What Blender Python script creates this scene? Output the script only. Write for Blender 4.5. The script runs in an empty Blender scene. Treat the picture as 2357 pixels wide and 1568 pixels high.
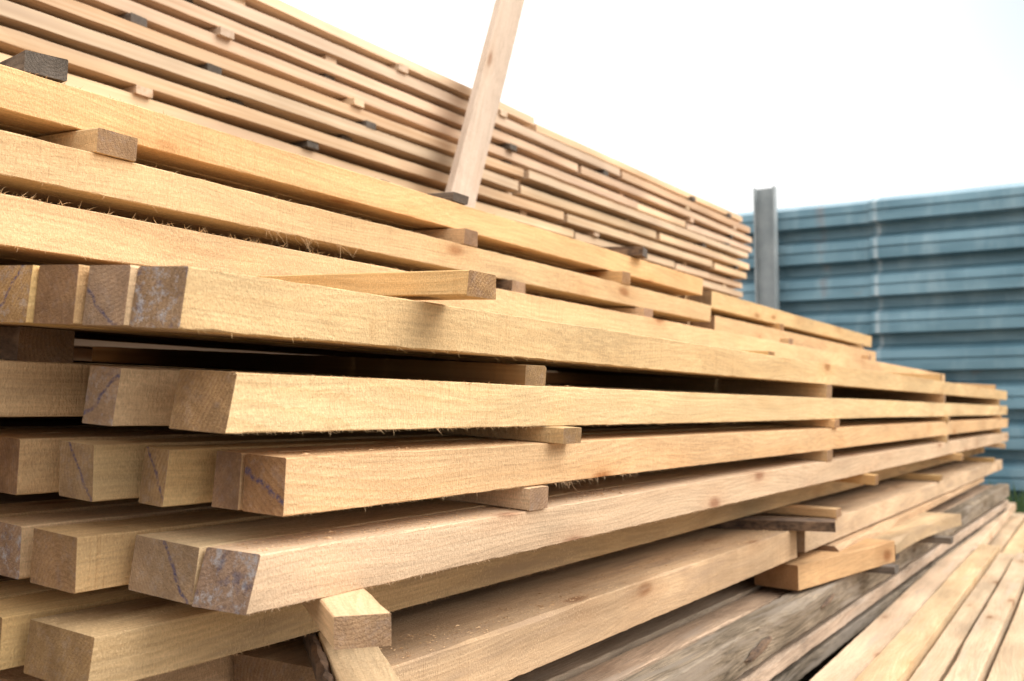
import bpy, math, random
from mathutils import Vector, Matrix, noise, Euler

random.seed(11)
EYE = 0.75          # eye height above the ground
S = bpy.context.scene
COL = S.collection

# ------------------------------------------------------------------ node helpers
class NT:
    def __init__(s, nt): s.t = nt; s.n = nt.nodes; s.l = nt.links
    def node(s, typ, **kw):
        nd = s.n.new(typ)
        for k, v in kw.items(): setattr(nd, k, v)
        return nd
    def put(s, sock, v):
        if isinstance(v, bpy.types.NodeSocket): s.l.new(v, sock)
        else: sock.default_value = v
    def math(s, op, a, b=0.0, c=None, clamp=False):
        nd = s.node('ShaderNodeMath', operation=op, use_clamp=clamp)
        s.put(nd.inputs[0], a); s.put(nd.inputs[1], b)
        if c is not None: s.put(nd.inputs[2], c)
        return nd.outputs[0]
    def vmath(s, op, a, b):
        nd = s.node('ShaderNodeVectorMath', operation=op)
        s.put(nd.inputs[0], a); s.put(nd.inputs[1], b)
        return nd.outputs[0]
    def noise(s, vec, scale=1.0, detail=2.0, rough=0.5, col=False):
        nd = s.node('ShaderNodeTexNoise')
        s.put(nd.inputs['Vector'], vec); nd.inputs['Scale'].default_value = scale
        nd.inputs['Detail'].default_value = detail; nd.inputs['Roughness'].default_value = rough
        return nd.outputs['Color' if col else 'Fac']
    def mix(s, fac, a, b, mode='MIX'):
        nd = s.node('ShaderNodeMixRGB', blend_type=mode)
        s.put(nd.inputs[0], fac); s.put(nd.inputs[1], a); s.put(nd.inputs[2], b)
        return nd.outputs[0]
    def ramp(s, v, lo, hi, a=0.0, b=1.0):
        nd = s.node('ShaderNodeMapRange')
        s.put(nd.inputs[0], v)
        nd.inputs[1].default_value = lo; nd.inputs[2].default_value = hi
        nd.inputs[3].default_value = a; nd.inputs[4].default_value = b
        return nd.outputs[0]

def C(r, g, b): return (r, g, b, 1.0)

def new_mat(name):
    m = bpy.data.materials.new(name); m.use_nodes = True
    t = NT(m.node_tree); bs = t.n['Principled BSDF']
    return m, t, bs

KA = 0.80
def wood_mat(name, light, dark, ring=0.35, blotch=0.24, fibre=0.18, saw=0.16, grey=None, greyamt=0.0,
             dust=0.0, end=False, mark=None, chalk=0.0, bump=0.7, var=0.10, simple=False, stain=0.0, knots=1.0):
    light = tuple(c * KA for c in light); dark = tuple(c * KA for c in dark)
    if grey is not None: grey = tuple(c * KA for c in grey)
    m, t, bs = new_mat(name)
    tc = t.node('ShaderNodeTexCoord').outputs['Object']
    oi = t.node('ShaderNodeObjectInfo').outputs['Random']
    r2 = t.math('FRACT', t.math('MULTIPLY', oi, 17.3))
    r3 = t.math('FRACT', t.math('MULTIPLY', oi, 41.7))
    cb = t.node('ShaderNodeCombineXYZ')
    t.put(cb.inputs[0], t.math('MULTIPLY', oi, 23.0))
    t.put(cb.inputs[1], t.math('MULTIPLY_ADD', r2, 0.26, -0.13))
    t.put(cb.inputs[2], t.math('MULTIPLY_ADD', r3, 0.24, -0.15))
    p = t.vmath('ADD', tc, cb.outputs[0])
    def mul(col, v, lo, hi, a, b):
        f = t.ramp(v, lo, hi, a, b)
        cc = t.node('ShaderNodeCombineColor')
        for i in range(3): t.put(cc.inputs[i], f)
        return t.mix(1.0, col, cc.outputs[0], 'MULTIPLY')
    bl = t.noise(t.vmath('MULTIPLY', p, (2.2, 9, 9)), 1.0, 2.0, 0.55)
    bp = None
    if simple:
        band = t.noise(t.vmath('MULTIPLY', p, (1.3, 120, 120)), 1.0, 2.0, 0.55)
        col = t.mix(t.ramp(band, 0.35, 0.7), C(*light), C(*dark))
        col = mul(col, bl, 0.3, 0.7, 1 - blotch, 1 + blotch * 0.35)
        if grey is not None:
            g = t.noise(t.vmath('MULTIPLY', p, (1.2, 12, 12)), 1.0, 2.0, 0.6)
            col = t.mix(t.ramp(g, 0.62 - greyamt * 0.5, 0.78 - greyamt * 0.5), col, C(*grey))
    else:
        w = t.noise(t.vmath('MULTIPLY', p, (1.6, 5, 5)), 1.0, 1.0, 0.5, col=True)
        w = t.vmath('MULTIPLY', t.vmath('SUBTRACT', w, (0.5, 0.5, 0.5)), (0.0, 0.085, 0.085))
        pw = t.vmath('ADD', p, w)
        wv = t.node('ShaderNodeTexWave', wave_type='RINGS', rings_direction='X', wave_profile='SAW')
        t.put(wv.inputs['Vector'], pw)
        wv.inputs['Scale'].default_value = 64 if not end else 75
        wv.inputs['Distortion'].default_value = 1.6
        wv.inputs['Detail'].default_value = 1.0
        wv.inputs['Detail Scale'].default_value = 1.2
        rg = t.math('POWER', wv.outputs['Fac'], 2.0)
        fb = t.noise(t.vmath('MULTIPLY', pw, (7, 300, 300) if not end else (60, 260, 260)), 1.0, 2.0, 0.6)
        fz = t.noise(t.vmath('MULTIPLY', p, (1.0, 0.45, 0.45)) if not end else p, 560, 2.0, 0.8)
        band = t.noise(t.vmath('MULTIPLY', pw, (0.9, 38, 38)), 1.0, 1.0, 0.5)
        amp = t.ramp(bl, 0.35, 0.65, 0.35, 1.0)
        col = t.mix(t.math('MULTIPLY', t.math('MULTIPLY', rg, ring), amp, clamp=True), C(*light), C(*dark))
        col = t.mix(t.ramp(band, 0.35, 0.75, 0, 0.45), col, C(*[c * 0.95 for c in dark]))
        if not end:
            vo = t.node('ShaderNodeTexVoronoi', feature='F1')
            t.put(vo.inputs['Vector'], t.vmath('MULTIPLY', pw, (3.4, 9, 9))); vo.inputs['Scale'].default_value = 1.0
            kn = t.ramp(vo.outputs['Distance'], 0.13, 0.05)
            halo = t.ramp(vo.outputs['Distance'], 0.34, 0.05)
            col = t.mix(t.math('MULTIPLY', halo, 0.4 * knots), col, C(dark[0]*0.9, dark[1]*0.75, dark[2]*0.6))
            col = t.mix(t.math('MULTIPLY', kn, 0.75 * knots), col, C(dark[0]*0.55, dark[1]*0.36, dark[2]*0.22))
            # saw-tooth scratches: only in patches
            sc = t.noise(t.vmath('MULTIPLY', p, (230, 9, 9)), 1.0, 1.0, 0.6)
            pm = t.ramp(t.noise(p, 5.0, 1.0, 0.5), 0.46, 0.60)
            shade = t.math('MULTIPLY', t.ramp(sc, 0.55, 0.75), t.math('MULTIPLY', pm, saw * 1.6))
            col = t.mix(shade, col, C(dark[0] * 0.8, dark[1] * 0.75, dark[2] * 0.7))
        col = mul(col, fb, 0.3, 0.7, 1 - fibre, 1 + fibre * 0.35)
        col = mul(col, fz, 0.3, 0.7, 0.82, 1.10)
        col = mul(col, bl, 0.3, 0.7, 1 - blotch, 1 + blotch * 0.35)
        if grey is not None:
            g = t.noise(t.vmath('MULTIPLY', p, (3, 30, 30)), 1.0, 3.0, 0.6)
            col = t.mix(t.ramp(g, 0.62 - greyamt * 0.5, 0.78 - greyamt * 0.5), col, C(*grey))
        if dust > 0:
            d2 = t.noise(p, 14, 2.0, 0.6)
            col = t.mix(t.math('MULTIPLY', t.ramp(fz, 0.56, 0.68), t.ramp(d2, 0.4, 0.65, 0, dust)), col,
                        C(min(1, light[0] * 1.12), min(1, light[1] * 1.17), min(1, light[2] * 1.25)))
        if stain > 0:
            c0 = t.noise(p, 38, 4.0, 0.7)
            col = t.mix(t.ramp(c0, 0.42, 0.66, 0, stain), col, C(0.15, 0.085, 0.045))
        if chalk > 0:
            c1 = t.noise(p, 85, 5.0, 0.8)
            c2 = t.noise(p, 55, 4.0, 0.7)
            col = t.mix(t.ramp(c1, 0.51, 0.64, 0, chalk), col, C(0.42, 0.40, 0.41))
            col = t.mix(t.ramp(c2, 0.54, 0.66, 0, chalk * 0.8), col, C(0.09, 0.075, 0.12))
        if mark is not None:
            k, b, wd = mark
            sp = t.node('ShaderNodeSeparateXYZ'); t.put(sp.inputs[0], tc)
            nz = t.noise(tc, 45, 1.0, 0.6)
            bb = t.math('MULTIPLY_ADD', r3, 0.024, b - 0.012)
            kk = t.math('MULTIPLY', t.math('MULTIPLY_ADD', r2, 0.9, 0.6), k)
            ln = t.math('SUBTRACT', sp.outputs[2], t.math('MULTIPLY_ADD', sp.outputs[1], kk, bb))
            ln = t.math('ABSOLUTE', t.math('ADD', ln, t.math('MULTIPLY_ADD', nz, 0.018, -0.009)))
            msk = t.ramp(ln, wd, wd * 0.35)
            brk = t.ramp(t.noise(tc, 260, 3.0, 0.7), 0.38, 0.58, 0.1, 1.0)
            col = t.mix(t.math('MULTIPLY', msk, t.math('MULTIPLY', brk, 0.85)), col, C(0.06, 0.055, 0.12))
        h = t.math('ADD', t.math('MULTIPLY', fb, 0.5), t.math('MULTIPLY', rg, 0.3))
        h = t.math('ADD', h, t.math('MULTIPLY', fz, 1.9))
        if not end: h = t.math('ADD', h, t.math('MULTIPLY', shade, -2.5))
        bp = t.node('ShaderNodeBump'); bp.inputs['Strength'].default_value = bump if not end else min(1.0, bump * 1.4)
        bp.inputs['Distance'].default_value = 0.0012
        t.put(bp.inputs['Height'], h); t.put(bs.inputs['Normal'], bp.outputs[0])
    hs = t.node('ShaderNodeHueSaturation')
    t.put(hs.inputs['Hue'], t.math('MULTIPLY_ADD', r2, 0.012, 0.492))
    t.put(hs.inputs['Saturation'], t.math('MULTIPLY_ADD', r3, 0.20, 0.85))
    t.put(hs.inputs['Value'], t.math('MULTIPLY_ADD', oi, var * 2, 1 - var))
    t.put(hs.inputs['Color'], col)
    t.put(bs.inputs['Base Color'], hs.outputs[0])
    bs.inputs['Roughness'].default_value = 0.88
    bs.inputs['Specular IOR Level'].default_value = 0.10
    return m

L1 = (0.93, 0.635, 0.315); D1 = (0.79, 0.47, 0.20)
M_fresh = wood_mat('fresh_sawn_pine', L1, D1, dust=0.35)
M_pale = wood_mat('pale_sawn_pine', (0.94, 0.66, 0.365), (0.77, 0.475, 0.22), ring=0.5, dust=0.3)
M_inner = wood_mat('shaded_inner_pine', (0.38, 0.215, 0.095), (0.27, 0.14, 0.06), blotch=0.3, var=0.12, simple=True)  # pine darkened in colour so gaps between the beams read as deep shade
M_back = wood_mat('drying_pine', (0.89, 0.65, 0.42), (0.73, 0.49, 0.29), blotch=0.25,
                  grey=(0.60, 0.42, 0.28), greyamt=0.08, var=0.14, simple=True)
M_backin = wood_mat('inner_drying_pine', (0.27, 0.165, 0.095), (0.20, 0.115, 0.065), blotch=0.25, var=0.14, simple=True)  # dark copy of the drying pine: gap shade put into the colour
M_stake = wood_mat('stake_pine', (0.84, 0.63, 0.46), (0.72, 0.51, 0.35), ring=0.5, blotch=0.15)
M_grey = wood_mat('weathered_grey_wood', (0.25, 0.205, 0.165), (0.13, 0.10, 0.08), ring=0.6, blotch=0.4, fibre=0.45, bump=0.6, var=0.25)
M_greybase = wood_mat('weathered_base_wood', (0.50, 0.385, 0.27), (0.26, 0.185, 0.12), ring=0.6, blotch=0.55, fibre=0.6, bump=0.8, var=0.05,
                      grey=(0.36, 0.29, 0.225), greyamt=0.25, knots=0.6)
M_greylt = wood_mat('silvered_plank_wood', (0.74, 0.545, 0.365), (0.48, 0.33, 0.205), ring=0.45, blotch=0.4,
                    grey=(0.50, 0.39, 0.285), greyamt=0.2, fibre=0.4, bump=0.5, var=0.16, dust=0.5, knots=0.4)
M_dusty = wood_mat('dusty_sawn_pine', (0.84, 0.575, 0.32), (0.64, 0.40, 0.195), ring=0.4, blotch=0.4, dust=0.8,
                   grey=(0.50, 0.34, 0.20), greyamt=0.18)
M_loose = wood_mat('rough_loose_board_wood', (0.90, 0.66, 0.41), (0.70, 0.46, 0.25), ring=0.5, blotch=0.35, dust=0.4, var=0.12,
                   grey=(0.62, 0.47, 0.32), greyamt=0.12)
M_orange = wood_mat('resinous_orange_wood', (0.86, 0.54, 0.255), (0.68, 0.38, 0.155), ring=0.5, blotch=0.3)
EL = (0.58, 0.355, 0.175); ED = (0.34, 0.185, 0.085)
E_plain = wood_mat('end_grain', EL, ED, ring=0.75, blotch=0.35, end=True, chalk=0.12, stain=0.35)
E_dark = wood_mat('brown_end_grain', (0.50, 0.30, 0.145), (0.30, 0.155, 0.07), ring=0.75, blotch=0.35, end=True, stain=0.65, chalk=0.1)
E_mark = wood_mat('end_grain_with_crayon_stroke', EL, ED, ring=0.75, blotch=0.35, end=True, mark=(0.95, 0.002, 0.0037), chalk=0.15, stain=0.35)
E_markb = wood_mat('end_grain_with_crayon_slash', EL, ED, ring=0.7, blotch=0.3, end=True, mark=(-0.9, 0.055, 0.0037), chalk=0.35, stain=0.4)
E_chalk = wood_mat('end_grain_with_flaking_wax', (0.52, 0.33, 0.185), (0.31, 0.17, 0.085), ring=0.6, end=True, chalk=0.75, stain=0.45)
E_back = wood_mat('end_grain_pinkish', (0.82, 0.60, 0.41), (0.66, 0.44, 0.26), simple=True)
E_grey = wood_mat('grey_end_grain', (0.23, 0.19, 0.155), (0.11, 0.09, 0.07), ring=0.8, blotch=0.4, end=True)
E_orange = wood_mat('orange_end_grain', (0.64, 0.34, 0.14), (0.44, 0.20, 0.07), ring=0.7, end=True)

def bark_mat():
    m, t, bs = new_mat('bark')
    tc = t.node('ShaderNodeTexCoord').outputs['Object']
    n = t.noise(t.vmath('MULTIPLY', tc, (25, 60, 60)), 1.0, 4.0, 0.7)
    col = t.mix(t.ramp(n, 0.35, 0.7), C(0.04, 0.024, 0.016), C(0.22, 0.135, 0.08))
    t.put(bs.inputs['Base Color'], col); bs.inputs['Roughness'].default_value = 0.95
    bp = t.node('ShaderNodeBump'); bp.inputs['Strength'].default_value = 0.9; bp.inputs['Distance'].default_value = 0.004
    t.put(bp.inputs['Height'], n); t.put(bs.inputs['Normal'], bp.outputs[0])
    return m
M_bark = bark_mat()

# ------------------------------------------------------------------ mesh helpers
def tag(o, label, category, group=None, kind=None):
    o["label"] = label; o["category"] = category
    if group: o["group"] = group
    if kind: o["kind"] = kind

_seed = [0]
def board_mesh(name, L, W, H, mats, seg=0.03, wob=0.003, ch=0.0011, sky=0.0, skz=0.0, bow=0.0, sag=0.0,
               wane=0.0, bulge=0.0):
    _seed[0] += 1; sd = _seed[0] * 3.71
    n = max(3, int(L / seg))
    vs, fs, mi = [], [], []
    for i in range(n + 1):
        s = L * i / n
        oy = wob * noise.noise(Vector((s * 0.7 + sd, sd, 0.3))) + bow * math.sin(math.pi * s / L)
        oz = wob * 0.7 * noise.noise(Vector((s * 0.9, sd, 9.3))) + sag * math.sin(math.pi * s / L)
        c = []
        for k in range(4):
            q = noise.noise(Vector((s * 45, k * 7.7, sd)))
            q2 = noise.noise(Vector((s * 2.3, k * 5.1 + 40, sd)))
            c.append(ch * (0.9 + 0.9 * q) + (wane * max(0.0, q2 * 2.2 - 0.3) if k in (2, 3) else 0))
        pts = [(c[0], 0), (W - c[1], 0), (W, c[1]), (W, H - c[2]), (W - c[2], H), (c[3], H), (0, H - c[3]), (0, c[0])]
        for k, (y, z) in enumerate(pts):
            jy = 0.0008 * noise.noise(Vector((s * 38, k * 3.3, sd + 5)))
            jz = 0.0008 * noise.noise(Vector((s * 38, k * 3.3, sd + 15)))
            x = s
            if i == 0: x += sky * y + skz * z + 0.0022 * noise.noise(Vector((y * 90, z * 90, sd)))
            if i == n: x += 0.0015 * noise.noise(Vector((y * 90, z * 90, sd + 3)))
            vs.append((x, y + oy + jy - bulge * math.sin(math.pi * z / H) * 1.0, z + oz + jz))
    for i in range(n):
        for k in range(8):
            a = i * 8 + k; b = i * 8 + (k + 1) % 8
            fs.append((a, b, b + 8, a + 8)); mi.append(0)
    fs.append(tuple(reversed(range(8)))); mi.append(1)
    fs.append(tuple(n * 8 + k for k in range(8))); mi.append(1)
    me = bpy.data.meshes.new(name)
    me.from_pydata(vs, [], fs); me.update()
    for mm in mats: me.materials.append(mm)
    me.polygons.foreach_set('material_index', mi)
    return me

def board(name, label, cat, group, x0, x1, y, z, W, H, mats, roll=0.0, yaw=0.0, pitch=0.0, **kw):
    """origin at near end, front bottom corner; z given relative to the eye"""
    me = board_mesh(name, x1 - x0, W, H, mats, **kw)
    o = bpy.data.objects.new(name, me); COL.objects.link(o)
    o.location = (x0, y, z + EYE); o.rotation_euler = (roll, pitch, yaw)
    tag(o, label, cat, group)
    return o

def spacer(label, x, y0, y1, z, w, h, mats, roll=0.0, yaw=0.0, name='spacer_stick', group='spacer sticks between timber layers', **kw):
    """cross piece running along +Y (its long axis); x is centre"""
    kw.setdefault('seg', 0.04); kw.setdefault('wob', 0.001); kw.setdefault('ch', 0.0012)
    me = board_mesh(name, y1 - y0, w, h, mats, **kw)
    o = bpy.data.objects.new(name, me); COL.objects.link(o)
    R = Matrix.Rotation(yaw, 4, 'Z') @ Matrix.Rotation(roll, 4, 'X') @ Matrix.Rotation(math.pi / 2, 4, 'Z')
    o.matrix_world = Matrix.Translation((x + w / 2, y0, z + EYE)) @ R
    tag(o, label, 'spacer stick', group)
    return o

_fib = {}
def fibres(parent, x0, x1, y, z, n, lmin, lmax, down=True, spread=1.0, clusters=None, rmin=0.0002, rmax=0.0005):
    """collect curly torn fibres on an edge (local coordinates of the beam)"""
    vs, fs = _fib.setdefault(parent.name, (parent, [], []))[1:]
    rnd = random.Random(len(parent.name) * 31 + n + int(lmax * 1e4))
    for j in range(n):
        xs = rnd.uniform(x0, x1)
        if clusters: xs = rnd.choice(clusters) + rnd.gauss(0, 0.02)
        ln = rnd.uniform(lmin, lmax) * (1 if rnd.random() < 0.85 else 1.6)
        p = Vector((xs, y + rnd.uniform(0, 0.002), z))
        d = Vector((rnd.uniform(-1.0, 1.0), -rnd.uniform(0.2, 0.8) * spread, (-1 if down else 0.8) * rnd.uniform(0.3, 1.0))).normalized()
        cur = Vector((rnd.uniform(-1, 1), rnd.uniform(-0.6, 0.3), rnd.uniform(-0.9, 0.9)))
        r = rnd.uniform(rmin, rmax); K = 5 if lmax > 0.006 else 2
        base = len(vs)
        for i in range(K + 1):
            rr = r * (1 - i / (K + 0.5))
            e1 = d.orthogonal().normalized(); e2 = d.cross(e1)
            for a in range(3):
                an = a * 2.094
                vs.append(tuple(p + e1 * math.cos(an) * rr + e2 * math.sin(an) * rr))
            p = p + d * ln / K
            d = (d + cur * 0.22).normalized()
        for i in range(K):
            for a in range(3):
                q = base + i * 3 + a; q2 = base + i * 3 + (a + 1) % 3
                fs.append((q, q2, q2 + 3, q + 3))
def fuzz(parent, x0, x1, H, n):
    fibres(parent, x0, x1, 0.0, 0.001, n, 0.0012, 0.0044, rmin=0.00016, rmax=0.0004)
    fibres(parent, x0, x1, 0.0, H - 0.0008, n, 0.0010, 0.0030, down=False, rmin=0.00015, rmax=0.00035)
def flush_fibres():
    for k, (par, vs, fs) in _fib.items():
        me = bpy.data.meshes.new('wood_splinters'); me.from_pydata(vs, [], fs)
        me.materials.append(M_pale)
        o = bpy.data.objects.new('wood_splinters', me); COL.objects.link(o)
        o.parent = par

AL = math.radians(3.5)
G_A = 'square beams stacked in the open timber pile'
rng = random.Random(5)

def row(z0, H, entries, label='freshly sawn square pine beam stacked in a timber pile'):
    out = []
    for (y, W, x0, x1, em, sm, sk, lab) in entries:
        z = z0 + math.tan(AL) * (y - 0.65)
        o = board('timber_beam', lab or label, 'timber beam', G_A, x0, x1, y, z, W - 0.0015, H, (sm, em), roll=AL,
                  sky=sk[0], skz=sk[1], seg=0.012 if y < 0.66 else 0.03, wob=0.0025)
        out.append(o)
    return out

def fill(y, W, n, x0, jitter=0.02, L=6.0, first=None):
    r = []
    for i in range(n):
        xx = x0 + rng.uniform(-jitter, jitter)
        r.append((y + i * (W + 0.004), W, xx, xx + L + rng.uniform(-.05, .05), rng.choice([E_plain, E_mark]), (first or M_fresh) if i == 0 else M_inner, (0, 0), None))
    return r

# ---- row 1 (top square beams)
R1 = row(0.067, 0.051, [
    (0.650, 0.056, 0.534, 6.56, E_chalk, M_fresh, (-0.1, 0.1), 'long square pine beam with flaking whitish wax on its end'),
    (0.707, 0.053, 0.524, 6.50, E_mark, M_fresh, (-0.05, 0.05), None),
    (0.761, 0.053, 0.514, 6.55, E_dark, M_fresh, (-0.05, 0.05), None),
    (0.815, 0.056, 0.506, 6.52, E_markb, M_fresh, (-0.05, 0.05), None)] + fill(0.872, 0.056, 9, 0.50))
# ---- row 2
R2 = row(-0.0194, 0.0516, [
    (0.650, 0.066, 0.585, 6.56, E_dark, M_pale, (-0.10, 0.15), 'long square pine beam with swirling grain on its sawn side'),
    (0.765, 0.045, 0.560, 6.50, E_markb, M_fresh, (0, 0.1), 'square pine beam with chalky end and blue crayon slash'),
    (0.818, 0.045, 0.600, 6.40, E_orange, M_fresh, (0, 0), None),
    (0.885, 0.060, 0.30, 6.30, E_plain, M_orange, (0, 0), None)] + fill(0.955, 0.07, 7, 0.45, 0.06))
# ---- row 3
R3 = row(-0.094, 0.0525, [
    (0.650, 0.050, 0.651, 6.55, E_mark, M_pale, (-0.05, 0.0), 'square pine beam with blue crayon stroke on its end'),
    (0.703, 0.036, 0.648, 6.50, E_dark, M_fresh, (0, 0), None),
    (0.762, 0.040, 0.612, 6.52, E_mark, M_fresh, (0.1, 0.06), None),
    (0.820, 0.055, 0.580, 6.45, E_mark, M_fresh, (0, -0.05), None),
    (0.895, 0.060, 0.552, 6.45, E_dark, M_fresh, (0, 0), None)] + fill(0.975, 0.07, 7, 0.54, 0.04))
# ---- row 4
R4 = row(-0.1736, 0.050, [
    (0.650, 0.060, 0.612, 6.55, E_chalk, M_pale, (-0.15, 0.25), 'square pine beam with obliquely cut waxed end'),
    (0.713, 0.088, 0.606, 6.50, E_mark, M_fresh, (0, 0.08), None),
    (0.812, 0.070, 0.560, 6.52, E_plain, M_fresh, (0, 0), None),
    (0.900, 0.060, 0.560, 6.45, E_chalk, M_fresh, (0, 0), None)] + fill(0.975, 0.07, 7, 0.55, 0.04))
# ---- row 5
R5 = row(-0.2505, 0.048, [
    (0.775, 0.095, 0.548, 6.50, E_plain, M_dusty, (0, 0.1), 'dusty pine beam low in the timber pile'),
    (0.885, 0.070, 0.535, 6.50, E_plain, M_fresh, (0, 0), None)] + fill(0.965, 0.07, 7, 0.53, 0.03))
# ---- upper rows, set back like steps
R0 = row(0.1465, 0.051, [
    (0.950, 0.060, 0.25, 6.30, E_plain, M_fresh, (0, 0), 'pine beam with torn fuzzy top edge lying on spacers'),
    (1.015, 0.060, 0.25, 6.30, E_plain, M_fresh, (0, 0), None)] + fill(1.08, 0.07, 6, 0.25))
def urow(z, y0, x0, x1, H, n, lab, mt):
    r = []
    for i in range(n):
        y = y0 + i * 0.075
        r.append(board('timber_beam', lab, 'timber beam', G_A, x0 + rng.uniform(-.02, .02), x1 + rng.uniform(-.01, .01),
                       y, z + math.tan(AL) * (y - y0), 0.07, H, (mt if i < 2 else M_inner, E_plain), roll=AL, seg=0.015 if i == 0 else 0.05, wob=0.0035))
    return r
RM1 = urow(0.2536, 1.02, -0.30, 2.70, 0.047, 7, 'short pine beam in the raised layers of the pile', M_fresh)
RM2 = urow(0.334, 1.05, -0.30, 2.72, 0.048, 7, 'short pine beam in the raised layers of the pile', M_fresh)
RM1b = urow(0.228, 1.03, 2.74, 4.85, 0.05, 6, 'pine beam continuing the raised layers of the pile', M_fresh)
RM2b = urow(0.302, 1.045, 2.76, 4.85, 0.05, 6, 'pine beam continuing the raised layers of the pile', M_fresh)

# ---- torn fibres
fibres(R3[0], 0.35, 0.75, 0.0, 0.001, 56, 0.004, 0.014, clusters=[0.52, 0.56, 0.60, 0.72])
fibres(R2[0], 0.1, 1.6, 0.0, 0.001, 60, 0.003, 0.008)
fibres(R1[0], 0.0, 1.5, 0.0, 0.001, 75, 0.003, 0.010)
fibres(R0[0], 0.22, 0.7, 0.0, 0.051, 90, 0.003, 0.010, down=False, spread=0.6)
fibres(R0[0], 0.7, 1.6, 0.0, 0.051, 60, 0.003, 0.010, down=False, spread=0.6)
fibres(RM1[0], 0.9, 2.2, 0.0, 0.001, 34, 0.008, 0.036, clusters=[1.27, 1.31, 1.35, 1.40, 1.43])
fibres(RM1[0], 0.9, 2.2, 0.0, 0.001, 40, 0.003, 0.010)
fibres(RM1[0], 0.9, 2.2, 0.0, 0.047, 40, 0.002, 0.007, down=False)
fibres(RM2[0], 0.9, 2.8, 0.0, 0.001, 30, 0.003, 0.010)
fibres(RM2[0], 0.9, 2.2, 0.0, 0.048, 50, 0.002, 0.007, down=False)
fibres(R4[0], 0.0, 1.2, 0.0, 0.001, 40, 0.003, 0.007)
for o_, a_, b_, h_, n_ in ((R1[0], 0.0, 2.2, 0.051, 650), (R2[0], 0.0, 2.2, 0.0516, 650), (R3[0], 0.0, 2.2, 0.0525, 600), (R4[0], 0.0, 2.2, 0.05, 600),
                           (R0[0], 0.2, 2.4, 0.051, 650), (RM1[0], 0.8, 3.0, 0.047, 650), (RM2[0], 0.8, 3.0, 0.048, 650), (R5[0], 0.0, 1.2, 0.048, 350)):
    fuzz(o_, a_, b_, h_, n_)
flush_fibres()

# ---- spacer sticks inside the pile
W_f = (M_fresh, E_plain); W_g = (M_grey, E_grey); W_b = (M_bark, E_plain); W_p = (M_pale, E_plain)
SL = 'sawn wooden spacer stick between beam layers'
def sp(x, y0, zrow, h, w=0.05, mats=W_f, lab=SL, y1=1.52, yaw=0.0, yref=0.65, **kw):
    z = zrow + math.tan(AL) * (y0 - yref)
    return spacer(lab, x, y0, y1, z, w, h, mats, roll=AL, yaw=yaw, **kw)
# row1 / row0
sp(0.868, 0.580, 0.1240, 0.0265, 0.05, W_f, 'broad spacer stick jutting over the top beam', yaw=math.radians(-4))
for x in (2.55, 4.3, 6.1): sp(x, 0.80 if x < 3 else 0.66, 0.1195, 0.026)
# row2 / row1
sp(1.09, 0.648, 0.0328, 0.026, 0.05, (M_inner, E_plain), 'ragged bark edged spacer stick between beam layers', wane=0.012, seg=0.015)  # shadow between the layers painted into this stick's dark sides
sp(0.60, 0.93, 0.0328, 0.0335, 0.06, W_b, 'dark bark covered spacer stick')
for x in (2.52, 4.28, 6.15): sp(x, 0.648, 0.0328, 0.0335)
# row3 / row2
sp(1.145, 0.625, -0.0405, 0.0205, 0.05, W_p)
for x in (2.56, 4.32, 6.15): sp(x, 0.640, -0.0405, 0.0205)
# row4 / row3
sp(1.09, 0.643, -0.1226, 0.028, 0.045, W_p)
for x in (2.50, 4.30, 6.15): sp(x, 0.645, -0.1226, 0.028)
# row5 / row4
spacer('pale spacer stick jutting out askew under the beams', 0.693 - 0.025, 0.558, 0.558 + 0.45, -0.2035, 0.05, 0.0275, (M_pale, E_plain), roll=0.02, yaw=math.radians(-38))
for x in (2.9, 4.5, 6.1): sp(x, 0.62, -0.2015, 0.027)
# row-1 / row0
for x, m in ((1.62, W_b), (2.22, W_f), (3.4, W_f), (4.6, W_f)): sp(x, 1.0, 0.198, 0.030, 0.05, m)
# row-2 / row-1
sp(0.735, 1.012, 0.2785, 0.0285, 0.055, W_f)
for x in (1.48, 2.13): sp(x, 1.015, 0.2785, 0.0285, 0.045, W_f)
for x in (3.4, 4.6): sp(x, 1.03, 0.2560, 0.0225, 0.045, W_f)
# on top of row-2
spacer('weathered grey spacer stick lying on top of the pile', 0.665, 1.045, 1.55, 0.3845, 0.048, 0.025, W_g, roll=AL, yaw=-0.2)
spacer('weathered grey spacer stick lying on top of the pile', 1.49, 1.045, 1.55, 0.3845, 0.05, 0.016, W_g, roll=AL)
spacer('weathered brown spacer stick lying on top of the pile', 2.26, 1.03, 1.55, 0.3835, 0.05, 0.022, (M_bark, E_grey), roll=AL, yaw=0.2)

# ---- lower part: broad planks, grey base planks
G_P = 'broad planks at the base of the pile'
board('wood_plank', 'broad dusty pine plank with rough sawn edge', 'plank', G_P, 0.80, 2.33, 0.680, -0.337, 0.19, 0.066, (M_dusty, E_plain), seg=0.015, wane=0.008)
board('wood_plank', 'broad dusty pine plank with rough sawn edge', 'plank', G_P, 0.60, 6.1, 0.880, -0.337, 0.2, 0.066, (M_dusty, E_plain))
board('wood_plank', 'broad dusty pine plank with rough sawn edge', 'plank', G_P, 0.60, 6.1, 1.10, -0.337, 0.2, 0.066, (M_dusty, E_plain))
board('wood_plank', 'long pine plank low on the pile front', 'plank', G_P, 2.342, 6.35, 0.664, -0.328, 0.2, 0.055, (M_dusty, E_plain), wane=0.01, seg=0.02)
for x in (2.62, 4.2, 5.9):
    spacer('wooden spacer stick under the beam layers', x, 0.655, 1.4, -0.270, 0.05, 0.022, W_f, roll=0.02)
spacer('bark edged spacer stick jutting from the pile', 2.33, 0.60, 1.3, -0.270, 0.07, 0.022, (M_bark, E_plain), yaw=0.25)
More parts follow.
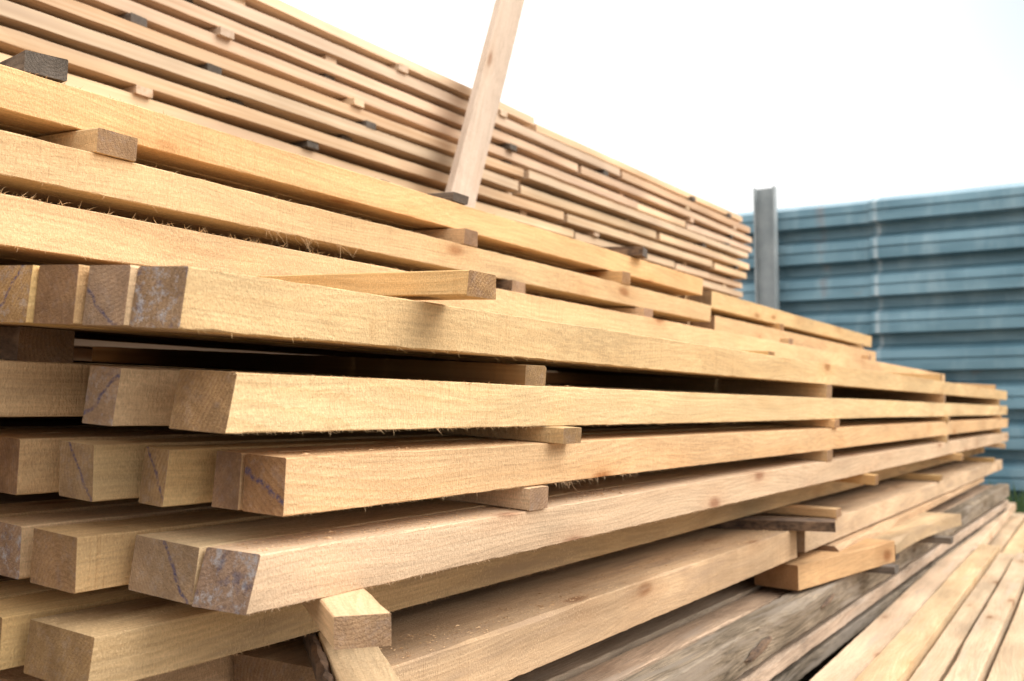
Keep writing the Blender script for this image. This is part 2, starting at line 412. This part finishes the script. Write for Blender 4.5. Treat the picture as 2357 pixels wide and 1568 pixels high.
wedge = spacer('pale offcut with a bark edge wedged under the beams', 0.675, 0.545, 0.545 + 0.4, -0.2700, 0.055, 0.026, (M_pale, E_plain), yaw=math.radians(-42))
bs_me = board_mesh('bark_edge', 0.40, 0.012, 0.024, (M_bark, M_bark), seg=0.01, wob=0.004, ch=0.004)
bo = bpy.data.objects.new('bark_edge', bs_me); COL.objects.link(bo); bo.parent = wedge; bo.location = (0.0, 0.0555, 0.0); bo["label"] = 'dark reddish brown bark edge'
for x in (1.05, 3.6, 5.2):
    spacer('wooden spacer stick above the grey base planks', x, 0.74, 1.4, -0.404, 0.06, 0.066, (M_dusty, E_plain))
board('plank_offcut', 'short thick orange plank offcut lying askew on grey planks', 'plank offcut', None, 2.27, 2.86, 0.660, -0.404, 0.115, 0.056,
      (M_orange, E_orange), yaw=math.radians(-9), sky=0.12, wane=0.006)
board('plank_offcut', 'wavy edged plank offcut lying on grey planks', 'plank offcut', None, 2.90, 3.78, 0.575, -0.392, 0.13, 0.038,
      (M_dusty, E_plain), yaw=math.radians(-3), bow=0.02, wane=0.03, seg=0.03)
board('plank_offcut', 'thin pale board poking out from under the plank layer', 'plank offcut', None, 2.55, 5.6, 0.640, -0.356, 0.10, 0.022,
      (M_dusty, E_plain), yaw=math.radians(0.6), wane=0.02, seg=0.03)
for x, y in ((2.78, 0.55), (3.5, 0.52), (3.05, 0.60)):
    spacer('small grey spacer under a plank offcut', x, y, y + 0.35, -0.424, 0.05, 0.02, W_g)
G_B = 'weathered base planks under the pile'
gb = board('base_plank', 'narrow weathered grey plank with a bark knot', 'plank', G_B, 0.9, 6.35, 0.634, -0.484, 0.058, 0.072, (M_greybase, E_grey), wane=0.008, ch=0.004, bulge=0.004, seg=0.02)
def knot(parent, x, z, a, b):
    vs, fs = [(0, -0.006, 0)], []
    for r_, dy in ((0.55, -0.0055), (0.85, -0.003), (1.0, 0.001)):
        for k in range(28):
            an = k * math.pi / 14; q = 1 + 0.30 * noise.noise(Vector((math.cos(an) * 3, math.sin(an) * 3, x * 9)))
            vs.append((a * r_ * q * math.cos(an), dy, b * r_ * q * math.sin(an) + a * 0.12 * math.cos(an) * r_))
    for k in range(28): fs.append((0, 1 + k, 1 + (k + 1) % 28))
    for r_ in range(2):
        for k in range(28):
            fs.append((1 + r_ * 28 + k, 29 + r_ * 28 + k, 29 + r_ * 28 + (k + 1) % 28, 1 + r_ * 28 + (k + 1) % 28))
    me = bpy.data.meshes.new('bark_knot'); me.from_pydata(vs, [], fs); me.materials.append(M_bark)
    o = bpy.data.objects.new('bark_knot', me); COL.objects.link(o); o.parent = parent; o.location = (x, -0.0045, z)
knot(gb, 1.00, 0.030, 0.075, 0.010); knot(gb, 1.50, 0.042, 0.055, 0.005)
yy = 0.705
for i, w in enumerate((0.065, 0.12, 0.10, 0.15, 0.14, 0.14)):
    board('base_plank', 'old brownish plank at the bottom of the pile', 'plank', G_B, 0.9 + rng.uniform(-.1, .1), 6.3, yy, -0.455 + rng.uniform(-.012, .004), w, 0.040, (M_greylt, E_grey), wane=0.006)
    yy += w + 0.010
board('base_plank', 'dark weathered plank lying flat near the ground', 'plank', G_B, 0.9, 6.4, 0.645, -0.540, 0.16, 0.035, (M_greylt, E_grey), wane=0.01, ch=0.003)
board('base_plank', 'dark weathered plank lying flat near the ground', 'plank', G_B, 0.9, 6.5, 0.660, -0.600, 0.16, 0.035, (M_greybase, E_grey), wane=0.01, ch=0.003)
for x in (1.2, 3.0, 4.8, 6.2):
    spacer('grey spacer between the base planks', x, 0.70, 1.6, -0.504, 0.08, 0.044, W_g)
    spacer('heavy grey bearer timber on the ground', x, 0.88, 1.6, -0.75, 0.14, 0.244, W_g, name='bearer_timber', group='bearer timbers under the piles')
    spacer('grey spacer between the base planks', x, 0.71, 0.87, -0.564, 0.08, 0.023, W_g)
    spacer('low grey bearer timber on the ground', x, 0.72, 0.87, -0.75, 0.12, 0.149, W_g, name='bearer_timber', group='bearer timbers under the piles')

# ---- loose boards beside the pile
G_R = 'loose boards laid beside the pile'
xs = [(0.612, 0.082, 1.2, 7.0, 1.55), (0.516, 0.076, 1.0, 4.6, 1.45), (0.428, 0.055, 1.0, 4.5, 1.6), (0.360, 0.062, 1.0, 4.4, 1.5),
      (0.286, 0.068, 1.0, 5.4, 1.65), (0.206, 0.064, 1.1, 4.3, 1.5), (0.130, 0.07, 1.1, 4.5, 1.4)]
for i, (y, w, a, b, yw) in enumerate(xs):
    z_ = -0.562 + (0.010 if i % 2 else -0.008)
    yy = y - w - math.tan(math.radians(yw)) * (2.15 - a)
    board('loose_board', 'long pale pine board lying loose beside the pile', 'board', G_R, a, b, yy, z_ - 0.045, w, 0.045, (M_loose, E_plain),
          yaw=math.radians(yw), wob=0.004, wane=0.004, seg=0.02)
for i in range(6):
    board('loose_board', 'long pale pine board lying loose beside the pile', 'board', G_R, 1.3, 7.2 + rng.uniform(-.2, .2), 0.47 - i * 0.1, -0.690, 0.085, 0.035,
          (M_loose, E_plain), yaw=math.radians(1.5), wob=0.003)
for x in (1.6, 3.3, 5.2, 6.8):
    spacer('wooden bearer under the loose boards', x, -0.1, 0.66, -0.75, 0.08, 0.06, W_g, name='bearer_timber', group='bearer timbers under the piles')
    if x < 5: spacer('thin spacer between loose boards', x, -0.05, 0.60, -0.655, 0.04, 0.040, W_f)

# ------------------------------------------------------------------ tall pile behind
G_T = 'boards stacked in the tall drying pile'
YB = 1.70; PT = 0.0476; TOP = 0.974
for k in range(35):
    zt = TOP - k * PT
    TH = rng.uniform(0.0265, 0.0315) if k < 15 else PT - 0.003
    xe = rng.choice((2.75, 2.95, 3.15, 3.6)) + rng.uniform(-0.10, 0.10)
    if k == 0: xe = 2.86
    fan = 0.0120 * max(0.0, 1 - k / 13.0)           # the layers open up slightly along the pile
    nb = 3 if k < 15 else 1
    def zz(x): return zt + fan * (x - 0.9)
    for j in range(nb):
        yj = YB + rng.uniform(-0.010, 0.010) + j * 0.215
        e1 = xe + rng.uniform(-.05, .05) if j else xe
        xa = -1.4 + rng.uniform(-.1, .1)
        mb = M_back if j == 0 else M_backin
        board('drying_board', 'long pale pinkish pine board stacked to dry with gaps', 'board', G_T, xa, e1,
              yj, zz(xa) - TH, 0.2, TH, (mb, E_back), pitch=-math.atan(fan), seg=0.05, wob=0.011, ch=0.0012)
        xb = e1 + rng.uniform(0.004, 0.03)
        xend = 5.08 + rng.uniform(-.12, .08)
        segs = [(xb, xend)]
        if j == 0 and k < 13 and rng.random() < 0.55:
            xm = rng.uniform(3.7, 4.5); segs = [(xb, xm), (xm + 0.02, xend)]
        for (a, b) in segs:
            board('drying_board', 'pale pinkish pine board stacked to dry with gaps', 'board', G_T, a, b,
                  yj + rng.uniform(-.014, .004), zz(a) - TH - (0.001 if k else 0.010), 0.2, TH, (mb, E_back), pitch=-math.atan(fan), seg=0.05, wob=0.010, ch=0.0012)
    if k < 15:
        for xb in (0.55, 1.42, 1.95, 2.65, 3.5, 4.3, 4.90):
            xq = xb + rng.uniform(-.20, .20)
            if xb > 4.8: xq = min(xq, 4.85)
            gm = rng.random(); pr = rng.random()
            mm = W_g if gm < 0.5 else (M_back, E_back)
            spacer('weathered grey spacer stick in the drying pile' if gm < 0.5 else 'pinkish spacer stick in the drying pile',
                   xq, YB + (-0.006 if pr < 0.5 else 0.022) + rng.uniform(-0.006, 0.006), YB + 0.6, zz(xq) - PT - fan * 0.03 + 0.0005, 0.04, PT - TH - 0.001, mm,
                   group='spacer sticks in the drying pile', seg=0.2)
for x in (-1.0, 0.8, 2.4, 4.0, 4.90):
    spacer('heavy bearer timber under the drying pile', x, 1.66, 2.35, -0.75, 0.12, 0.07, W_g, name='bearer_timber', group='bearer timbers under the piles')

# ---- leaning stake between piles
def strut(p0, p1, w, th, name, mats):
    L = (p1 - p0).length
    me = board_mesh(name, L, w, th, mats, seg=0.03, wob=0.002)
    o = bpy.data.objects.new(name, me); COL.objects.link(o)
    X = (p1 - p0).normalized(); Y = Vector((0, 1, 0)).cross(X).normalized()
    Y = -Y if Y.x < 0 else Y
    Z = X.cross(Y).normalized()
    M = Matrix((X, Y, Z)).transposed().to_4x4()
    o.matrix_world = Matrix.Translation(p0) @ M
    return o
st = strut(Vector((2.095, 1.55, 0.412 + EYE)), Vector((2.665, 1.62, 1.62 + EYE)), 0.112, 0.024, 'leaning_stake', (M_stake, E_back))
tag(st, 'flat wooden stake leaning against the tall board pile', 'wooden stake')

# ------------------------------------------------------------------ sawdust lying on the timber
def sawdust():
    r = random.Random(21); vs, fs = [], []
    zones = []
    t35 = math.tan(AL)
    zones.append((1500, 0.85, 2.3, 0.683, 0.76, lambda y: -0.2705))                       # broad plank
    zones.append((900, 0.63, 1.5, 0.652, 0.705, lambda y: -0.1236 + t35 * (y - 0.65)))   # row 4 top
    zones.append((400, 0.66, 1.3, 0.652, 0.69, lambda y: -0.0415 + t35 * (y - 0.65)))
    zones.append((160, 0.6, 1.3, 0.652, 0.70, lambda y: 0.0322 + t35 * (y - 0.65)))
    zones.append((700, 1.3, 3.2, 0.70, 1.0, lambda y: -0.4160))
    for n, x0, x1, y0, y1, zf in zones:
        for i in range(n):
            x = r.uniform(x0, x1); y = r.uniform(y0, y1); z = zf(y) + EYE + 0.0008
            s = r.uniform(0.0003, 0.0011) * (1 if r.random() < 0.95 else 2.2)
            a = r.uniform(0, 6.28); l = s * r.uniform(1, 3)
            ca, sa = math.cos(a), math.sin(a); b = len(vs)
            vs += [(x - ca * l, y - sa * l, z), (x + sa * s * .6, y - ca * s * .6, z + s * .3), (x + ca * l, y + sa * l, z + s * 0.3), (x - sa * s * .6, y + ca * s * .6, z + s * .9)]
            fs += [(b, b + 1, b + 3), (b + 1, b + 2, b + 3), (b, b + 3, b + 2), (b, b + 2, b + 1)]
    me = bpy.data.meshes.new('sawdust'); me.from_pydata(vs, [], fs); me.materials.append(M_pale)
    o = bpy.data.objects.new('sawdust', me); COL.objects.link(o)
    tag(o, 'pale sawdust crumbs scattered on the timber', 'sawdust', kind='stuff')
sawdust()

# ------------------------------------------------------------------ fence
def fence_mat():
    m, t, bs = new_mat('weathered_blue_steel')
    tc = t.node('ShaderNodeTexCoord').outputs['Object']
    n = t.noise(t.vmath('MULTIPLY', tc, (1, 1.0, 4)), 1.0, 3.0, 0.6)
    n2 = t.noise(t.vmath('MULTIPLY', tc, (1, 6, 2)), 1.0, 4.0, 0.6)
    n3 = t.noise(tc, 5.0, 4.0, 0.6)
    col = t.mix(t.ramp(n, 0.35, 0.68), C(0.095, 0.195, 0.25), C(0.185, 0.32, 0.39))
    col = t.mix(t.ramp(n2, 0.48, 0.75, 0, 0.45), col, C(0.34, 0.45, 0.50))
    col = t.mix(t.ramp(n3, 0.66, 0.74, 0, 0.4), col, C(0.25, 0.20, 0.175))
    sp_ = t.node('ShaderNodeSeparateXYZ'); t.put(sp_.inputs[0], tc)
    d1 = t.math('ABSOLUTE', t.math('SUBTRACT', sp_.outputs[1], 1.662))
    col = t.mix(t.math('MULTIPLY', t.ramp(d1, 0.022, 0.012), t.ramp(n3, 0.35, 0.6, 0.25, 0.7)), col, C(0.48, 0.55, 0.58))            # worn lap joint
    d2 = t.math('ABSOLUTE', t.math('ADD', t.math('SUBTRACT', sp_.outputs[1], 2.08), t.math('MULTIPLY_ADD', n2, 0.06, -0.03)))
    rs = t.math('MULTIPLY', t.ramp(d2, 0.05, 0.0), t.ramp(n3, 0.48, 0.58))
    col = t.mix(t.math('MULTIPLY', rs, 0.4), col, C(0.24, 0.16, 0.13))                # rust around the fixings
    t.put(bs.inputs['Base Color'], col)
    bs.inputs['Metallic'].default_value = 0.15
    t.put(bs.inputs['Roughness'], t.ramp(n, 0.3, 0.7, 0.45, 0.30))
    return m
M_fence = fence_mat()
def steel_mat():
    m, t, bs = new_mat('dull_galvanised_steel')
    tc = t.node('ShaderNodeTexCoord').outputs['Object']
    n = t.noise(tc, 6.0, 4.0, 0.6)
    t.put(bs.inputs['Base Color'], t.mix(t.ramp(n, 0.35, 0.7), C(0.24, 0.27, 0.28), C(0.36, 0.385, 0.39)))
    bs.inputs['Metallic'].default_value = 0.1; bs.inputs['Roughness'].default_value = 0.55
    return m
M_steel = steel_mat()

def fence_panel(y0, y1, xa, xb, top, seed):
    P = 0.29
    H = top
    D = 0.13
    # from the top down: upper slope catches the sky, broad face, under-slope and deep groove in shade
    base = [(0.0, 0.0), (0.055, -D), (0.112, -D - 0.004), (0.119, -D + 0.012), (0.131, -D + 0.012), (0.138, -D - 0.004),
            (0.205, -D - 0.004), (0.211, 0.015), (0.284, 0.015)]
    zz = H
    pts = []
    while zz > 0.0:
        for (dz, dx) in base:
            q = zz - dz
            if q < 0: break
            pts.append((dx, q))
        zz -= P
    pts.append((0.0, 0.0))
    ny = 14
    vs, fs = [], []
    for j in range(ny + 1):
        f = j / ny; y = y0 + (y1 - y0) * f; xx = xa + (xb - xa) * f
        for i, (dx, q) in enumerate(pts):
            vs.append((xx + dx + 0.018 * noise.noise(Vector((y * 1.3, q * 1.1, seed))), y, q + 0.005 * noise.noise(Vector((y * 0.9, 0.5, seed)))))
    m = len(pts)
    for j in range(ny):
        for i in range(m - 1):
            a = j * m + i
            fs.append((a, a + 1, a + m + 1, a + m))
    me = bpy.data.meshes.new('fence_sheet'); me.from_pydata(vs, [], fs)
    me.materials.append(M_fence)
    o = bpy.data.objects.new('fence_sheet', me); COL.objects.link(o)
    return o

fe = bpy.data.objects.new('metal_fence', None); COL.objects.link(fe); fe.location = (8.0, 1.7, 0)
tag(fe, 'weathered blue grey ribbed sheet metal fence around the yard', 'fence')
EDG = [(-4.6, 8.17), (-1.5, 8.15), (1.675, 8.10), (4.8, 8.03), (8.0, 8.00), (11.2, 8.00)]
for i in range(len(EDG) - 1):
    of = 0.03 if i % 2 else 0
    o = fence_panel(EDG[i][0] - 0.03, EDG[i + 1][0] + 0.03, EDG[i][1] - of, EDG[i + 1][1] - of, 1.672 + EYE + (0.003 if i % 2 else 0), i * 3.1)
    o.parent = fe; o.matrix_parent_inverse = Matrix.Translation((-8.0, -1.7, 0))

def channel_post(x, y, w, d, H):
    t_ = 0.012; bpts = [(-w/2, 0), (w/2, 0), (w/2, d), (w/2 - t_, d), (w/2 - t_, t_), (-w/2 + t_, t_), (-w/2 + t_, d), (-w/2, d)]
    vs = []; fs = []
    for z in (0, H):
        for (a, b) in bpts: vs.append((-(b) + d, a, z))
    for k in range(8): fs.append((k, (k + 1) % 8, 8 + (k + 1) % 8, 8 + k))
    fs += [(0, 5, 4, 1), (1, 4, 3, 2), (0, 7, 6, 5)]
    fs += [(8, 9, 12, 13), (9, 10, 11, 12), (8, 13, 14, 15)]
    me = bpy.data.meshes.new('fence_post'); me.from_pydata(vs, [], fs); me.materials.append(M_steel)
    o = bpy.data.objects.new('fence_post', me); COL.objects.link(o); o.location = (x, y, 0)
    tag(o, 'grey galvanised channel post standing against the metal fence', 'fence post')
    return o
channel_post(7.76, 2.475, 0.17, 0.08, 1.80 + EYE)

# ------------------------------------------------------------------ ground
def ground():
    m, t, bs = new_mat('trodden_earth')
    tc = t.node('ShaderNodeTexCoord').outputs['Object']
    n = t.noise(tc, 3.0, 6.0, 0.6); n2 = t.noise(tc, 60.0, 4.0, 0.7)
    col = t.mix(t.ramp(n, 0.35, 0.7), C(0.10, 0.08, 0.06), C(0.19, 0.155, 0.115))
    col = t.mix(t.ramp(n2, 0.45, 0.7, 0, 0.6), col, C(0.28, 0.22, 0.155))
    t.put(bs.inputs['Base Color'], col); bs.inputs['Roughness'].default_value = 0.95
    bp = t.node('ShaderNodeBump'); bp.inputs['Strength'].default_value = 0.7; bp.inputs['Distance'].default_value = 0.02
    t.put(bp.inputs['Height'], t.math('ADD', n, n2)); t.put(bs.inputs['Normal'], bp.outputs[0])
    me = bpy.data.meshes.new('ground')
    s = 400
    me.from_pydata([(-s, -s, 0), (s, -s, 0), (s, s, 0), (-s, s, 0)], [], [(0, 1, 2, 3)]); me.materials.append(m)
    o = bpy.data.objects.new('ground', me); COL.objects.link(o)
    o["kind"] = "structure"; o["label"] = 'bare trodden earth of the timber yard'; o["category"] = 'ground'
ground()

def grass():
    m, t, bs = new_mat('grass_blades')
    oi = t.node('ShaderNodeTexCoord').outputs['Object']
    t.put(bs.inputs['Base Color'], t.mix(t.noise(oi, 8, 2), C(0.03, 0.07, 0.015), C(0.09, 0.15, 0.04)))
    bs.inputs['Roughness'].default_value = 0.7
    vs, fs = [], []
    r = random.Random(3)
    for i in range(5000):
        x = r.uniform(7.2, 7.92); y = r.uniform(-2.0, 5)
        if noise.noise(Vector((x * 2, y * 2, 0))) < -0.15: continue
        h = r.uniform(0.06, 0.28); a = r.uniform(0, 6.28); w = 0.005
        dx, dy = math.cos(a) * w, math.sin(a) * w; lx, ly = r.uniform(-.06, .06), r.uniform(-.06, .06)
        b = len(vs)
        vs += [(x - dx, y - dy, 0), (x + dx, y + dy, 0), (x + dx * .6 + lx * .4, y + dy * .6 + ly * .4, h * .6), (x + lx, y + ly, h)]
        fs += [(b, b + 1, b + 2), (b, b + 2, b + 3)]
    me = bpy.data.meshes.new('grass'); me.from_pydata(vs, [], fs); me.materials.append(m)
    o = bpy.data.objects.new('grass', me); COL.objects.link(o)
    tag(o, 'green weeds growing along the foot of the fence', 'grass', kind='stuff')
grass()

# ------------------------------------------------------------------ light
sun_dir = Vector((0.36, -0.88, 0.95)).normalized()     # towards the sun
el = math.asin(sun_dir.z); az = math.atan2(sun_dir.x, sun_dir.y)
ld = bpy.data.lights.new('sun', 'SUN'); ld.energy = 3.6; ld.angle = math.radians(45); ld.color = (1.0, 0.97, 0.92)
lo = bpy.data.objects.new('sun', ld); COL.objects.link(lo)
lo.rotation_euler = (-sun_dir).to_track_quat('-Z', 'Y').to_euler(); lo.location = (0, 0, 20)
w = bpy.data.worlds.new('World'); S.world = w; w.use_nodes = True
t = NT(w.node_tree); bg = t.n['Background']
sk = t.node('ShaderNodeTexSky', sky_type='NISHITA'); sk.sun_disc = False; sk.sun_elevation = el; sk.sun_rotation = az
sk.dust_density = 4.0; sk.air_density = 1.0
tcg = t.node('ShaderNodeTexCoord').outputs['Generated']
sep = t.node('ShaderNodeSeparateXYZ'); t.put(sep.inputs[0], tcg)
cie = t.mix(t.ramp(sep.outputs[2], 0.0, 1.0), C(1.18, 1.17, 1.15), C(2.65, 2.61, 2.55))     # overcast: zenith brighter than horizon
dt = t.node('ShaderNodeVectorMath', operation='DOT_PRODUCT'); t.put(dt.inputs[0], tcg); dt.inputs[1].default_value = Vector((0.90, -0.08, 0.43)).normalized()
cloud = t.mix(t.ramp(dt.outputs['Value'], 0.93, 1.0), cie, C(0.74, 0.85, 0.96))
skd = t.vmath('MULTIPLY', sk.outputs[0], (0.10, 0.10, 0.10))
t.put(bg.inputs['Color'], t.mix(0.94, skd, cloud)); bg.inputs['Strength'].default_value = 1.0

# ------------------------------------------------------------------ camera
cam = bpy.data.cameras.new('camera'); co = bpy.data.objects.new('camera', cam); COL.objects.link(co)
cam.lens = 35.0; cam.sensor_width = 36.0; cam.clip_start = 0.02; cam.clip_end = 1000
psi = math.radians(32.05); th = math.radians(4.07)
fw = Vector((math.cos(psi) * math.cos(th), math.sin(psi) * math.cos(th), math.sin(th)))
co.location = (0, 0, EYE); co.rotation_euler = fw.to_track_quat('-Z', 'Y').to_euler()
cam.dof.use_dof = True; cam.dof.focus_distance = 1.15; cam.dof.aperture_fstop = 6.7
S.camera = co
S.view_settings.view_transform = 'Standard'; S.view_settings.look = 'None'; S.view_settings.exposure = 0
